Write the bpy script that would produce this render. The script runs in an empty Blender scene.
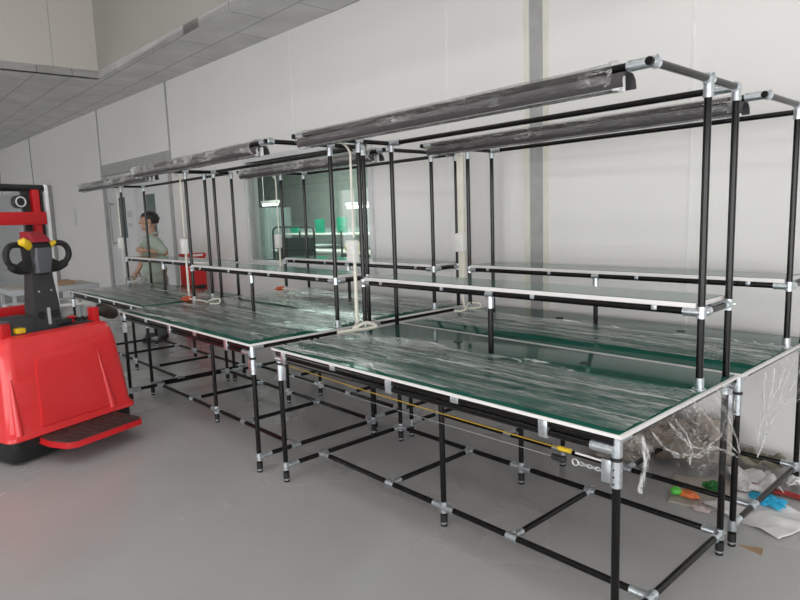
import bpy, bmesh, math, random
from mathutils import Vector, Matrix, noise
R = math.radians
PI = math.pi
sc = bpy.context.scene
COL = sc.collection
rnd = random.Random(7)

# ------------------------------------------------------------------ materials
def new_mat(name):
    m = bpy.data.materials.new(name); m.use_nodes = True
    nt = m.node_tree
    return m, nt, nt.nodes['Principled BSDF']

def N(nt, t, **kw):
    n = nt.nodes.new(t)
    for k, v in kw.items(): setattr(n, k, v)
    return n

def ramp(nt, src, a, b, ca=(0, 0, 0, 1), cb=(1, 1, 1, 1)):
    r = N(nt, 'ShaderNodeValToRGB')
    r.color_ramp.elements[0].position = a; r.color_ramp.elements[1].position = b
    r.color_ramp.elements[0].color = ca; r.color_ramp.elements[1].color = cb
    nt.links.new(src, r.inputs['Fac'])
    return r

def coords(nt, scale=(1, 1, 1), kind='Object'):
    tc = N(nt, 'ShaderNodeTexCoord'); mp = N(nt, 'ShaderNodeMapping')
    mp.inputs['Scale'].default_value = scale
    nt.links.new(tc.outputs[kind], mp.inputs['Vector'])
    return mp.outputs['Vector']

def simple(name, col, rough=0.5, metal=0.0, var=0.06, scale=8.0, bump=0.0, coat=0.0, spec=0.5):
    m, nt, b = new_mat(name)
    b.inputs['Roughness'].default_value = rough
    b.inputs['Metallic'].default_value = metal
    b.inputs['Specular IOR Level'].default_value = spec
    b.inputs['Coat Weight'].default_value = coat
    v = coords(nt)
    n = N(nt, 'ShaderNodeTexNoise'); n.inputs['Scale'].default_value = scale; n.inputs['Detail'].default_value = 4
    nt.links.new(v, n.inputs['Vector'])
    c0 = tuple(max(0, c * (1 - var)) for c in col) + (1,); c1 = tuple(min(1, c * (1 + var)) for c in col) + (1,)
    r = ramp(nt, n.outputs['Fac'], 0.3, 0.7, c0, c1)
    nt.links.new(r.outputs['Color'], b.inputs['Base Color'])
    if bump:
        bp = N(nt, 'ShaderNodeBump'); bp.inputs['Strength'].default_value = bump; bp.inputs['Distance'].default_value = 0.01
        nt.links.new(n.outputs['Fac'], bp.inputs['Height']); nt.links.new(bp.outputs['Normal'], b.inputs['Normal'])
    return m

M = {}
M['pipe'] = simple('black_coated_pipe', (0.006, 0.0055, 0.0055), 0.16, 0, 0.1, 20, 0, 0, 0.32)
M['zinc'] = simple('zinc_plated_steel', (0.56, 0.60, 0.63), 0.30, 0.85, 0.12, 60, 0.1)
M['white_lam'] = simple('white_laminate', (0.80, 0.77, 0.76), 0.4, 0, 0.03, 5)
M['mat'] = simple('green_table_mat', (0.005, 0.088, 0.062), 0.10, 0, 0.1, 3, 0, 0, 0.07)
M['shelf_mat'] = simple('green_shelf_mat', (0.02, 0.10, 0.075), 0.10, 0, 0.1, 3, 0, 0, 0.8)
M['rubber'] = simple('black_rubber', (0.012, 0.012, 0.012), 0.6)
M['hood'] = simple('grey_lamp_hood', (0.085, 0.078, 0.084), 0.35, 0.4, 0.1, 12)
M['tube'] = simple('white_lamp_tube', (0.85, 0.86, 0.88), 0.25)
M['cream'] = simple('cream_plastic', (0.78, 0.75, 0.66), 0.45)
M['whitep'] = simple('white_plastic', (0.82, 0.81, 0.78), 0.4)
M['orange'] = simple('orange_plastic', (0.62, 0.10, 0.03), 0.4)
M['brass'] = simple('dull_brass', (0.42, 0.33, 0.17), 0.4, 0.5)
M['red'] = simple('red_gloss_paint', (0.80, 0.034, 0.038), 0.36, 0, 0.05, 3, 0, 0.3)
M['redplain'] = simple('red_steel_paint', (0.58, 0.012, 0.016), 0.4, 0, 0.06, 5)
M['black_steel'] = simple('black_steel', (0.016, 0.017, 0.018), 0.38, 0.1, 0.2, 14)
M['dark_grey'] = simple('dark_grey_plastic', (0.035, 0.036, 0.04), 0.45)
M['mid_grey'] = simple('mid_grey_plastic', (0.10, 0.105, 0.12), 0.45)
M['yellow'] = simple('yellow_plastic', (0.78, 0.52, 0.02), 0.4)
M['silver'] = simple('brushed_silver', (0.72, 0.73, 0.74), 0.35, 0.6)
M['skin'] = simple('skin', (0.50, 0.29, 0.20), 0.5, 0, 0.05, 12)
M['hair'] = simple('black_hair', (0.010, 0.009, 0.009), 0.45, 0, 0.3, 60, 0.3)
M['shirt'] = simple('pale_green_cotton', (0.40, 0.47, 0.40), 0.85, 0, 0.05, 25, 0.15)
M['trousers'] = simple('grey_cotton_trousers', (0.09, 0.10, 0.11), 0.85, 0, 0.08, 20)
M['shoe'] = simple('dark_shoe', (0.02, 0.02, 0.022), 0.5)
M['card'] = simple('brown_cardboard', (0.36, 0.24, 0.14), 0.8, 0, 0.1, 14)
M['greyboard'] = simple('greyish_cardboard', (0.46, 0.42, 0.37), 0.8, 0, 0.08, 9)
M['paper'] = simple('white_paper', (0.80, 0.79, 0.78), 0.7)
M['kraft'] = simple('brown_grey_wrapping', (0.17, 0.135, 0.105), 0.6, 0, 0.3, 9, 0.3)
M['heap'] = simple('dirty_wrapping_paper', (0.36, 0.31, 0.27), 0.7, 0, 0.25, 10, 0.2)
M['blue'] = simple('blue_cloth', (0.03, 0.42, 0.68), 0.7, 0, 0.12, 14)
M['green_bag'] = simple('green_foil', (0.02, 0.14, 0.03), 0.3, 0, 0.4, 30)
M['lime'] = simple('lime_plastic', (0.12, 0.60, 0.08), 0.35)
M['orange_foil'] = simple('orange_foil', (0.80, 0.20, 0.06), 0.35, 0, 0.3, 30)
M['red_strip'] = simple('dark_red_strap', (0.42, 0.05, 0.05), 0.5)
M['grey_paint'] = simple('light_grey_paint', (0.46, 0.48, 0.50), 0.4)
M['alu'] = simple('anodised_aluminium', (0.66, 0.67, 0.68), 0.4, 0.3)
M['seam'] = simple('grey_joint', (0.36, 0.36, 0.355), 0.6, 0, 0.1, 10)
M['seamdark'] = simple('dark_grey_joint', (0.20, 0.20, 0.20), 0.6)
M['seamlight'] = simple('pale_joint', (0.79, 0.785, 0.77), 0.4)
M['door'] = simple('pale_grey_door_paint', (0.63, 0.635, 0.64), 0.4, 0, 0.02, 4)
M['dark_glass'] = simple('dark_door_glass', (0.10, 0.14, 0.14), 0.08)
M['inner_wall'] = simple('grey_green_inner_wall', (0.37, 0.40, 0.375), 0.7)
M['inner_green'] = simple('green_sheet', (0.02, 0.30, 0.18), 0.5)
M['inner_dark'] = simple('dark_rack_cover', (0.03, 0.04, 0.04), 0.6)
M['inner_mid'] = simple('grey_cabinet_paint', (0.30, 0.36, 0.35), 0.5)
M['inner_yellow'] = simple('yellowish_goods', (0.55, 0.50, 0.18), 0.6)
M['rope'] = simple('yellow_rope', (0.50, 0.31, 0.03), 0.6)

def mat_wall(name, col, rough=0.34):
    m, nt, b = new_mat(name)
    b.inputs['Roughness'].default_value = rough
    v = coords(nt, (0.6, 0.6, 0.25))
    n = N(nt, 'ShaderNodeTexNoise'); n.inputs['Scale'].default_value = 1.3; n.inputs['Detail'].default_value = 3
    nt.links.new(v, n.inputs['Vector'])
    r = ramp(nt, n.outputs['Fac'], 0.3, 0.7, tuple(c * .97 for c in col) + (1,), tuple(min(1, c * 1.02) for c in col) + (1,))
    nt.links.new(r.outputs['Color'], b.inputs['Base Color'])
    bp = N(nt, 'ShaderNodeBump'); bp.inputs['Strength'].default_value = 0.06; bp.inputs['Distance'].default_value = 0.02
    nt.links.new(n.outputs['Fac'], bp.inputs['Height']); nt.links.new(bp.outputs['Normal'], b.inputs['Normal'])
    return m
M['wall'] = mat_wall('white_sandwich_panel', (0.76, 0.75, 0.735))

def mat_ceiling():
    m, nt, b = new_mat('ceiling_tile')
    b.inputs['Roughness'].default_value = 0.75
    v = coords(nt)
    br = N(nt, 'ShaderNodeTexBrick'); br.offset = 0.5
    br.inputs['Scale'].default_value = 1.0; br.inputs['Mortar Size'].default_value = 0.006
    br.inputs['Brick Width'].default_value = 1.2; br.inputs['Row Height'].default_value = 0.42
    br.inputs['Color1'].default_value = (0.74, 0.73, 0.72, 1); br.inputs['Color2'].default_value = (0.69, 0.685, 0.675, 1)
    br.inputs['Mortar'].default_value = (0.30, 0.29, 0.28, 1)
    nt.links.new(v, br.inputs['Vector'])
    n = N(nt, 'ShaderNodeTexNoise'); n.inputs['Scale'].default_value = 2.2; n.inputs['Detail'].default_value = 5
    nt.links.new(v, n.inputs['Vector'])
    r = ramp(nt, n.outputs['Fac'], 0.35, 0.65, (0.86, 0.86, 0.86, 1), (1, 1, 1, 1))
    mx = N(nt, 'ShaderNodeMixRGB', blend_type='MULTIPLY'); mx.inputs['Fac'].default_value = 1
    nt.links.new(br.outputs['Color'], mx.inputs['Color1']); nt.links.new(r.outputs['Color'], mx.inputs['Color2'])
    nt.links.new(mx.outputs['Color'], b.inputs['Base Color'])
    return m
M['ceiling'] = mat_ceiling()

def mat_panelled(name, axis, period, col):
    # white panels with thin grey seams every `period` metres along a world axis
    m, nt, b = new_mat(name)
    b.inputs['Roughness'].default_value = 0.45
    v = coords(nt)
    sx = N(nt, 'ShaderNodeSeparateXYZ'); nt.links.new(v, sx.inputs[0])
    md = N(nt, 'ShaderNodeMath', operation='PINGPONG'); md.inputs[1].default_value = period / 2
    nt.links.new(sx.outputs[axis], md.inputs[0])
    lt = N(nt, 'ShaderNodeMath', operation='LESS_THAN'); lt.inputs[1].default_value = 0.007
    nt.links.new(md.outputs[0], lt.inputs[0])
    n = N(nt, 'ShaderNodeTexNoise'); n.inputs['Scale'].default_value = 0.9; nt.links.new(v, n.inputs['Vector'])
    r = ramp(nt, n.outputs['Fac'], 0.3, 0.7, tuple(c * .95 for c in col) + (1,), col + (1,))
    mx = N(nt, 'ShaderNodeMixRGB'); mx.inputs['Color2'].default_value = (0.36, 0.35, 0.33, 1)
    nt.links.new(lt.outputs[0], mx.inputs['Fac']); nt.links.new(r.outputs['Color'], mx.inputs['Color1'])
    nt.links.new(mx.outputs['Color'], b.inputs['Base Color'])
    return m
M['bulk_y'] = mat_panelled('bulkhead_panels_across_lit', 'Y', 0.62, (0.52, 0.497, 0.455))  # lit copy of the panels, for the face towards the right opening
M['bulk_x'] = mat_panelled('bulkhead_panels_along_shaded', 'X', 1.15, (0.385, 0.38, 0.345))  # same panels with their shade put in as a darker base colour

def mat_floor():
    m, nt, b = new_mat('grey_epoxy_floor')
    v = coords(nt)
    n = N(nt, 'ShaderNodeTexNoise'); n.inputs['Scale'].default_value = 1.1; n.inputs['Detail'].default_value = 6
    nt.links.new(v, n.inputs['Vector'])
    r = ramp(nt, n.outputs['Fac'], 0.3, 0.72, (0.42, 0.419, 0.418, 1), (0.475, 0.473, 0.472, 1))
    n2 = N(nt, 'ShaderNodeTexNoise'); n2.inputs['Scale'].default_value = 5.0; n2.inputs['Detail'].default_value = 3
    nt.links.new(v, n2.inputs['Vector'])
    r2 = ramp(nt, n2.outputs['Fac'], 0.68, 0.82, (0, 0, 0, 1), (0.3, 0.3, 0.3, 1))
    mx = N(nt, 'ShaderNodeMixRGB'); mx.inputs['Color2'].default_value = (0.52, 0.52, 0.52, 1)
    nt.links.new(r2.outputs['Color'], mx.inputs['Fac']); nt.links.new(r.outputs['Color'], mx.inputs['Color1'])
    nt.links.new(mx.outputs['Color'], b.inputs['Base Color'])
    b.inputs['Specular IOR Level'].default_value = 0.32
    r3 = ramp(nt, n.outputs['Fac'], 0.3, 0.7, (0.2, 0.2, 0.2, 1), (0.30, 0.30, 0.30, 1))
    nt.links.new(r3.outputs['Color'], b.inputs['Roughness'])
    bp = N(nt, 'ShaderNodeBump'); bp.inputs['Strength'].default_value = 0.05; bp.inputs['Distance'].default_value = 0.02
    nt.links.new(n2.outputs['Fac'], bp.inputs['Height']); nt.links.new(bp.outputs['Normal'], b.inputs['Normal'])
    return m
M['floor'] = mat_floor()

def schlick(nt, nrm, k, base):
    lw = N(nt, 'ShaderNodeLayerWeight'); lw.inputs['Blend'].default_value = 0.5
    if nrm is not None: nt.links.new(nrm, lw.inputs['Normal'])
    pw = N(nt, 'ShaderNodeMath', operation='POWER'); pw.inputs[1].default_value = 5
    nt.links.new(lw.outputs['Facing'], pw.inputs[0])
    ma = N(nt, 'ShaderNodeMath', operation='MULTIPLY_ADD'); ma.inputs[1].default_value = k; ma.inputs[2].default_value = base; ma.use_clamp = True
    nt.links.new(pw.outputs[0], ma.inputs[0])
    return ma.outputs[0]

def mat_film(name, stretch, milky, k, base, bump, tint=0.985, width=0.05):
    # thin clear plastic: transparent, with a sharp wrinkled sheen and fine white creases
    m = bpy.data.materials.new(name); m.use_nodes = True
    nt = m.node_tree; nt.nodes.clear()
    out = N(nt, 'ShaderNodeOutputMaterial')
    v = coords(nt, stretch)
    n = N(nt, 'ShaderNodeTexNoise'); n.inputs['Scale'].default_value = 1.0; n.inputs['Detail'].default_value = 5
    n.inputs['Roughness'].default_value = 0.6; n.inputs['Distortion'].default_value = 1.0
    nt.links.new(v, n.inputs['Vector'])
    bp = N(nt, 'ShaderNodeBump'); bp.inputs['Strength'].default_value = bump; bp.inputs['Distance'].default_value = 0.02
    nt.links.new(n.outputs['Fac'], bp.inputs['Height'])
    tr = N(nt, 'ShaderNodeBsdfTransparent'); tr.inputs['Color'].default_value = (tint, tint, tint, 1)
    gl = N(nt, 'ShaderNodeBsdfGlossy'); gl.inputs['Roughness'].default_value = 0.08
    nt.links.new(bp.outputs['Normal'], gl.inputs['Normal'])
    df = N(nt, 'ShaderNodeBsdfDiffuse'); df.inputs['Color'].default_value = (0.86, 0.86, 0.84, 1)
    nt.links.new(bp.outputs['Normal'], df.inputs['Normal'])
    m1 = N(nt, 'ShaderNodeMixShader')
    nt.links.new(schlick(nt, bp.outputs['Normal'], k, base), m1.inputs['Fac']); nt.links.new(tr.outputs[0], m1.inputs[1]); nt.links.new(gl.outputs[0], m1.inputs[2])
    # creases: thin ridges where the wrinkle field crosses its middle, in patches
    a = N(nt, 'ShaderNodeMath', operation='SUBTRACT'); a.inputs[1].default_value = 0.5; nt.links.new(n.outputs['Fac'], a.inputs[0])
    ab = N(nt, 'ShaderNodeMath', operation='ABSOLUTE'); nt.links.new(a.outputs[0], ab.inputs[0])
    rp = ramp(nt, ab.outputs[0], 0.0, width, (milky, milky, milky, 1), (0, 0, 0, 1))
    v2 = coords(nt, tuple(c * .3 for c in stretch))
    n2 = N(nt, 'ShaderNodeTexNoise'); n2.inputs['Scale'].default_value = 1.0; n2.inputs['Detail'].default_value = 3
    nt.links.new(v2, n2.inputs['Vector'])
    r2 = ramp(nt, n2.outputs['Fac'], 0.42, 0.62, (0.05, 0.05, 0.05, 1), (1, 1, 1, 1))
    mu = N(nt, 'ShaderNodeMath', operation='MULTIPLY'); nt.links.new(rp.outputs['Color'], mu.inputs[0]); nt.links.new(r2.outputs['Color'], mu.inputs[1])
    m2 = N(nt, 'ShaderNodeMixShader')
    nt.links.new(mu.outputs[0], m2.inputs['Fac']); nt.links.new(m1.outputs[0], m2.inputs[1]); nt.links.new(df.outputs[0], m2.inputs[2])
    nt.links.new(m2.outputs[0], out.inputs['Surface'])
    return m
M['film'] = mat_film('clear_stretch_film', (1.7, 34, 6), 0.80, 0.9, 0.085, 0.5, 0.99, 0.06)
M['flap'] = mat_film('crumpled_stretch_film', (4, 6, 6), 0.7, 0.45, 0.03, 0.25, 0.985, 0.02)
M['wrap'] = mat_film('lamp_shrink_wrap', (9, 34, 34), 0.6, 0.9, 0.10, 0.7, 0.97, 0.045)
M['wrap_light'] = mat_film('lamp_shrink_wrap_creased', (11, 20, 20), 0.8, 0.9, 0.30, 1.3, 0.97, 0.10)
M['bag'] = mat_film('clear_plastic_bag', (9, 9, 9), 0.35, 0.9, 0.07, 0.6, 0.97, 0.05)

def mat_glass():
    m = bpy.data.materials.new('green_tinted_glass'); m.use_nodes = True
    nt = m.node_tree; nt.nodes.clear()
    out = N(nt, 'ShaderNodeOutputMaterial')
    tr = N(nt, 'ShaderNodeBsdfTransparent'); tr.inputs['Color'].default_value = (0.70, 0.755, 0.72, 1)
    gl = N(nt, 'ShaderNodeBsdfGlossy'); gl.inputs['Roughness'].default_value = 0.02
    mx = N(nt, 'ShaderNodeMixShader')
    nt.links.new(schlick(nt, None, .8, .06), mx.inputs['Fac']); nt.links.new(tr.outputs[0], mx.inputs[1]); nt.links.new(gl.outputs[0], mx.inputs[2])
    nt.links.new(mx.outputs[0], out.inputs['Surface'])
    return m
M['glass'] = mat_glass()

def mat_emit(name, col, s):
    m, nt, b = new_mat(name)
    b.inputs['Emission Color'].default_value = col + (1,); b.inputs['Emission Strength'].default_value = s
    return m
M['lit'] = mat_emit('lit_lamp_tube', (0.93, 1.0, 0.95), 2.6)

def mat_shutter():
    m, nt, b = new_mat('ribbed_shutter_slats')
    b.inputs['Base Color'].default_value = (0.52, 0.54, 0.55, 1); b.inputs['Roughness'].default_value = 0.45
    return m
M['shutter'] = mat_shutter()

# ------------------------------------------------------------------ mesh builder
class MB:
    def __init__(s): s.bm = bmesh.new()
    def tube(s, p, q, r, seg=14, r2=None):
        p, q = Vector(p), Vector(q); d = q - p
        mat = Matrix.Translation((p + q) / 2) @ d.to_track_quat('Z', 'Y').to_matrix().to_4x4()
        bmesh.ops.create_cone(s.bm, cap_ends=True, segments=seg, radius1=r, radius2=r if r2 is None else r2, depth=d.length, matrix=mat)
        return s
    def box(s, a, b, bev=0.0, mat=None):
        a, b = Vector(a), Vector(b); c = (a + b) / 2; d = b - a
        m = Matrix.Translation(c) @ Matrix.Diagonal((abs(d.x), abs(d.y), abs(d.z), 1))
        if mat is not None: m = mat @ m
        g = bmesh.ops.create_cube(s.bm, size=1, matrix=m)
        if bev:
            es = list({e for v in g['verts'] for e in v.link_edges})
            bmesh.ops.bevel(s.bm, geom=es, offset=bev, segments=2, affect='EDGES', profile=0.6)
        return s
    def ball(s, c, r, seg=16, rings=10, mat=None):
        if not hasattr(r, '__len__'): r = (r, r, r)
        m = Matrix.Translation(c) @ Matrix.Diagonal((r[0], r[1], r[2], 1))
        if mat is not None: m = mat @ m
        bmesh.ops.create_uvsphere(s.bm, u_segments=seg, v_segments=rings, radius=1, matrix=m)
        return s
    def limb(s, p, q, r1, r2, seg=14):
        s.tube(p, q, r1, seg, r2); s.ball(p, r1, seg, 8); s.ball(q, r2, seg, 8); return s
    def sweep(s, pts, r, seg=8, closed=False, rad=None):
        pts = [Vector(p) for p in pts]; rings = []; prev = None
        n = len(pts)
        for i, p in enumerate(pts):
            a = pts[(i - 1) % n] if (closed or i > 0) else p
            b = pts[(i + 1) % n] if (closed or i < n - 1) else p
            t = (b - a).normalized()
            if prev is None:
                u = t.orthogonal().normalized()
            else:
                u = (prev - t * prev.dot(t)).normalized()
            prev = u; w = t.cross(u)
            rr = rad[i] if rad else r
            rings.append([s.bm.verts.new(p + u * (rr * math.cos(2 * PI * k / seg)) + w * (rr * math.sin(2 * PI * k / seg))) for k in range(seg)])
        m = n if closed else n - 1
        for i in range(m):
            A, B = rings[i], rings[(i + 1) % n]
            for k in range(seg): s.bm.faces.new((A[k], A[(k + 1) % seg], B[(k + 1) % seg], B[k]))
        if not closed:
            s.bm.faces.new(rings[0][::-1]); s.bm.faces.new(rings[-1])
        return s
    def prism(s, poly, h, axis='z', mat=None):
        # poly in 2D, extruded from h[0] to h[1]
        def P(u, v, w):
            p = Vector({'z': (u, v, w), 'y': (u, w, v), 'x': (w, u, v)}[axis])
            return mat @ p if mat is not None else p
        A = [s.bm.verts.new(P(u, v, h[0])) for u, v in poly]; B = [s.bm.verts.new(P(u, v, h[1])) for u, v in poly]
        s.bm.faces.new(A[::-1]); s.bm.faces.new(B)
        n = len(poly)
        for i in range(n): s.bm.faces.new((A[i], A[(i + 1) % n], B[(i + 1) % n], B[i]))
        return s
    def loft(s, loops):
        L = [[s.bm.verts.new(p) for p in lp] for lp in loops]
        for A, B in zip(L, L[1:]):
            n = len(A)
            for i in range(n): s.bm.faces.new((A[i], A[(i + 1) % n], B[(i + 1) % n], B[i]))
        s.bm.faces.new(L[0][::-1]); s.bm.faces.new(L[-1]); return s
    def grid(s, nu, nv, f, mask=None):
        V = [[s.bm.verts.new(f(i / nu, j / nv)) for j in range(nv + 1)] for i in range(nu + 1)]
        for i in range(nu):
            for j in range(nv):
                if mask is None or mask((i + .5) / nu, (j + .5) / nv):
                    s.bm.faces.new((V[i][j], V[i + 1][j], V[i + 1][j + 1], V[i][j + 1]))
        lone = [v for v in s.bm.verts if not v.link_faces]
        bmesh.ops.delete(s.bm, geom=lone, context='VERTS')
        return s
    def build(s, name, mat, parent=None, smooth=True, angle=40):
        bmesh.ops.recalc_face_normals(s.bm, faces=s.bm.faces[:])
        me = bpy.data.meshes.new(name)
        if smooth:
            for f in s.bm.faces: f.smooth = True
            for e in s.bm.edges:
                if len(e.link_faces) == 2 and e.calc_face_angle(0) > R(angle): e.smooth = False
        s.bm.to_mesh(me); s.bm.free()
        me.materials.append(mat)
        o = bpy.data.objects.new(name, me); COL.objects.link(o)
        if parent is not None: o.parent = parent
        return o

def tag(o, label=None, cat=None, group=None, kind=None):
    if label: o['label'] = label
    if cat: o['category'] = cat
    if group: o['group'] = group
    if kind: o['kind'] = kind
    return o
def thing(name, label, cat, loc=(0, 0, 0), rotz=0.0, group=None):
    o = bpy.data.objects.new(name, None); o.empty_display_size = 0.1
    o.location = loc; o.rotation_euler = (0, 0, rotz); COL.objects.link(o)
    return tag(o, label, cat, group)
def struct(mb, name, mat, label, cat, parent=None, smooth=False):
    o = mb.build(name, mat, parent, smooth)
    if parent is None: tag(o, label, cat, kind='structure')
    return o
def nz(x, y, z=0.0, o=4):
    return noise.fractal((x, y, z), 1.0, 2.0, o)

# ------------------------------------------------------------------ room
TH = math.atan(0.032); CT, ST = math.cos(TH), math.sin(TH)
RM = Matrix.Translation((0, 2.24, 0)) @ Matrix.Rotation(TH, 4, 'Z')      # room frame: x along the wall, -y into the room
ZC, ZH = 3.59, 6.2
def rbox(a, b, bev=0): return MB().box(a, b, bev, RM)
XE, XF, YF = 7.0, -23.5, -11.0
def room_obj(mb, name, mat, label, cat): return struct(mb, name, mat, label, cat)

room_obj(MB().box((XF - .2, YF, -.12), (XE, .12, 0), 0, RM), 'floor', M['floor'], 'grey glossy epoxy floor of the workshop', 'floor')
# back wall with a window opening and a door opening
WT = (-6.02, -3.77, 1.09, 2.27)            # window t0 t1 z0 z1
DT = (-10.93, -8.16, 0.0, 2.50)            # door
w = MB()
for a, b in (((XF, 0, 0), (DT[0], .12, ZC + .1)), ((DT[0], 0, DT[3]), (DT[1], .12, ZC + .1)), ((DT[1], 0, 0), (WT[0], .12, ZC + .1)),
             ((WT[0], 0, 0), (WT[1], .12, WT[2])), ((WT[0], 0, WT[3]), (WT[1], .12, ZC + .1)), ((WT[1], 0, 0), (XE, .12, ZC + .1))):
    w.box(a, b, 0, RM)
room_obj(w, 'wall_back', M['wall'], 'long white sandwich-panel wall behind the workbenches', 'wall')
room_obj(rbox((XF - .12, YF, 0), (XF, .12, ZC + .1)), 'wall_far', M['wall'], 'white end wall far at the left', 'wall')
room_obj(MB().box((XF, YF - .12, 0), (-18, YF, ZH), 0, RM).box((-13, YF - .12, 0), (XE - 11, YF, ZH), 0, RM), 'wall_front_unseen', M['wall'], 'unseen white wall behind the camera, added to limit the daylight', 'wall')  # added out of view to cut side light; gaps placed for brightness
ZO = 2.7                                    # height of the daylight openings
room_obj(MB().box((XE - 11, YF - .12, ZO), (XE, YF, ZH), 0, RM).box((-18, YF - .12, ZO), (-13, YF, ZH), 0, RM), 'wall_front_header_unseen', M['wall'], 'unseen white wall above the openings behind the camera, added to keep daylight low', 'wall')  # added bands out of view, so daylight enters only low down
room_obj(MB().box((XE, YF, ZO), (XE + .12, .12, ZH), 0, RM).box((XE, -3.0, 0), (XE + .12, .12, ZO), 0, RM), 'wall_right_header_unseen', M['wall'], 'unseen white wall over and beside the right opening, added to shape the daylight', 'wall')  # added out of view; lower piece blocks grazing light on the back wall
# low ceiling: a strip along the wall and the whole width beyond the raised part
XV, NV = -8.42, 0.80
room_obj(rbox((XV, -NV, ZC), (XE, .12, ZC + .1)), 'ceiling', M['ceiling'], 'low tiled ceiling strip along the back wall', 'ceiling')
far_c = MB().prism([(XF, .12), (XV, .12), (XV, -NV), (XV - 1.0, YF), (XF, YF)], (ZC, ZC + .1), 'z', RM)
room_obj(far_c, 'ceiling_far', M['ceiling'], 'low tiled ceiling over the far left end', 'ceiling')
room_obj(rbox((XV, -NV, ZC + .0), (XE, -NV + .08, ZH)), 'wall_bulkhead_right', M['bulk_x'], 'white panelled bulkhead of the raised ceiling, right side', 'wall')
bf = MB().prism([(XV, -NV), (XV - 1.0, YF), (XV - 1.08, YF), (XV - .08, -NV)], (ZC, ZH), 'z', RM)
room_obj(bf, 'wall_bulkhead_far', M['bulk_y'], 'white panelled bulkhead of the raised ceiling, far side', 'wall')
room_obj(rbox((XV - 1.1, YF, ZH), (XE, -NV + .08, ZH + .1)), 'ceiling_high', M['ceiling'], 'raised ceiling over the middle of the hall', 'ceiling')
# panel joints on the back wall
trims = [(-1.868, .11, 'seam', 0, ZC), (-2.745, .012, 'seamlight', 0, ZC), (-.735, .012, 'seamlight', 0, ZC),
         (-8.12, .05, 'seam', 2.5, ZC), (-10.95, .05, 'seam', 2.5, ZC), (-15.3, .04, 'seamdark', 0, ZC), (-18.3, .04, 'seamdark', 0, ZC), (-5.0, .01, 'seamlight', 2.4, ZC)]
for i, (t, wd, mm, z0, z1) in enumerate(trims):
    room_obj(rbox((t - wd / 2, -.006, z0), (t + wd / 2, 0, z1)), 'trim_%d' % (i + 1), M[mm], 'vertical joint strip between wall panels', 'trim')
for i, t in enumerate((-1.868 - .085, -1.868 + .085)):
    room_obj(rbox((t - .022, -.003, 0), (t + .022, 0, ZC)), 'trim_%d' % (i + 20), simple('aged_sealant', (0.68, 0.66, 0.58), .6), 'yellowed sealant line beside wall joint', 'trim')
room_obj(rbox((-8.0, -.012, 0), (XE, 0, .09)), 'baseboard_back', M['seamlight'], 'white skirting along the back wall', 'baseboard')

# window
wf = MB()
f = .055
for a, b in (((WT[0] - f, -.03, WT[2] - f), (WT[1] + f, .13, WT[2])), ((WT[0] - f, -.03, WT[3]), (WT[1] + f, .13, WT[3] + f)),
             ((WT[0] - f, -.03, WT[2]), (WT[0], .13, WT[3])), ((WT[1], -.03, WT[2]), (WT[1] + f, .13, WT[3]))):
    wf.box(a, b, .004, RM)
win = room_obj(wf, 'window_1', M['alu'], 'wide inner window with green-tinted glass', 'window')
MB().grid(1, 1, lambda u, v: RM @ Vector((WT[0] + u * (WT[1] - WT[0]), .045, WT[2] + v * (WT[3] - WT[2])))).build('window_pane', M['glass'], win, False)
MB().box((WT[0] - .08, -.05, WT[2] - f - .03), (WT[1] + .08, .0, WT[2] - f), .005, RM).build('window_sill', M['alu'], win)

# the room behind the window
W0, W1, WD = -11.8, -2.5, 3.2
ir = MB()
for a, b in (((W0, WD, 0), (W1, WD + .1, 2.9)), ((W0 - .1, .12, 0), (W0, WD + .1, 2.9)), ((W1, .12, 0), (W1 + .1, WD + .1, 2.9)), ((W0, .12, 2.8), (W1, WD, 2.9))):
    ir.box(a, b, 0, RM)
room_obj(ir, 'wall_inner', M['inner_wall'], 'pale grey-green walls of the room behind the window', 'wall')
room_obj(rbox((W0, .12, -.1), (W1, WD, 0)), 'floor_inner', M['floor'], 'floor of the room behind the window', 'floor')
def rthing(name, label, cat, t, n, z=0, group=None):
    p = RM @ Vector((t, n, z)); return thing(name, label, cat, p, TH, group)
for i, (t, n, ln, lab) in enumerate(((-8.63, 1.97, .5, 'short lit ceiling tube seen at the left behind the window glass'), (-6.0, 1.97, 1.05, 'long lit ceiling tube seen through the middle of the window'))):
    o = rthing('tube_lamp', lab, 'lamp', t, n, 1.86 if i == 0 else 1.74, 'tube lamps behind the window')
    MB().box((-ln / 2, -.04, 0), (ln / 2, .04, .05), .008).build('lamp_housing', M['whitep'], o)
    MB().tube((-ln / 2 + .02, 0, -.02), (ln / 2 - .02, 0, -.02), .02).build('lamp_tube', M['lit'], o)
    for s in (-1, 1): MB().tube((s * ln * .4, 0, .05), (s * ln * .4, 0, .98), .006, 8).build('hanging_rod', M['alu'], o)
def rack(t, n, wd, h, cover):
    o = rthing('wire_rack', 'dark covered trolley rack standing behind the window glass', 'rack', t, n)
    for sx in (0, 1):
        for sy in (0, 1): MB().tube((sx * wd, sy * .5, 0), (sx * wd, sy * .5, h), .015, 10).build('rack_post', M['inner_dark'], o)
    for k in range(5):
        MB().box((0, 0, .12 + k * .26), (wd, .5, .14 + k * .26)).build('rack_shelf', M['inner_mid'], o)
    MB().box((.12, -.012, .2), (wd - .02, -.004, h - .08)).build('rack_cover', M['inner_dark'], o)
    MB().sweep([(0, 0, h), (.02, 0, h + .05), (.1, 0, h + .08), (wd - .1, 0, h + .08), (wd - .02, 0, h + .05), (wd, 0, h)], .014).build('rack_handle', M['inner_dark'], o)
rack(-7.48, 1.25, 1.06, 1.38, True)
o = rthing('storage_cabinet', 'pale grey cabinet at left behind the window glass', 'cabinet', -9.75, 2.1)
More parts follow.
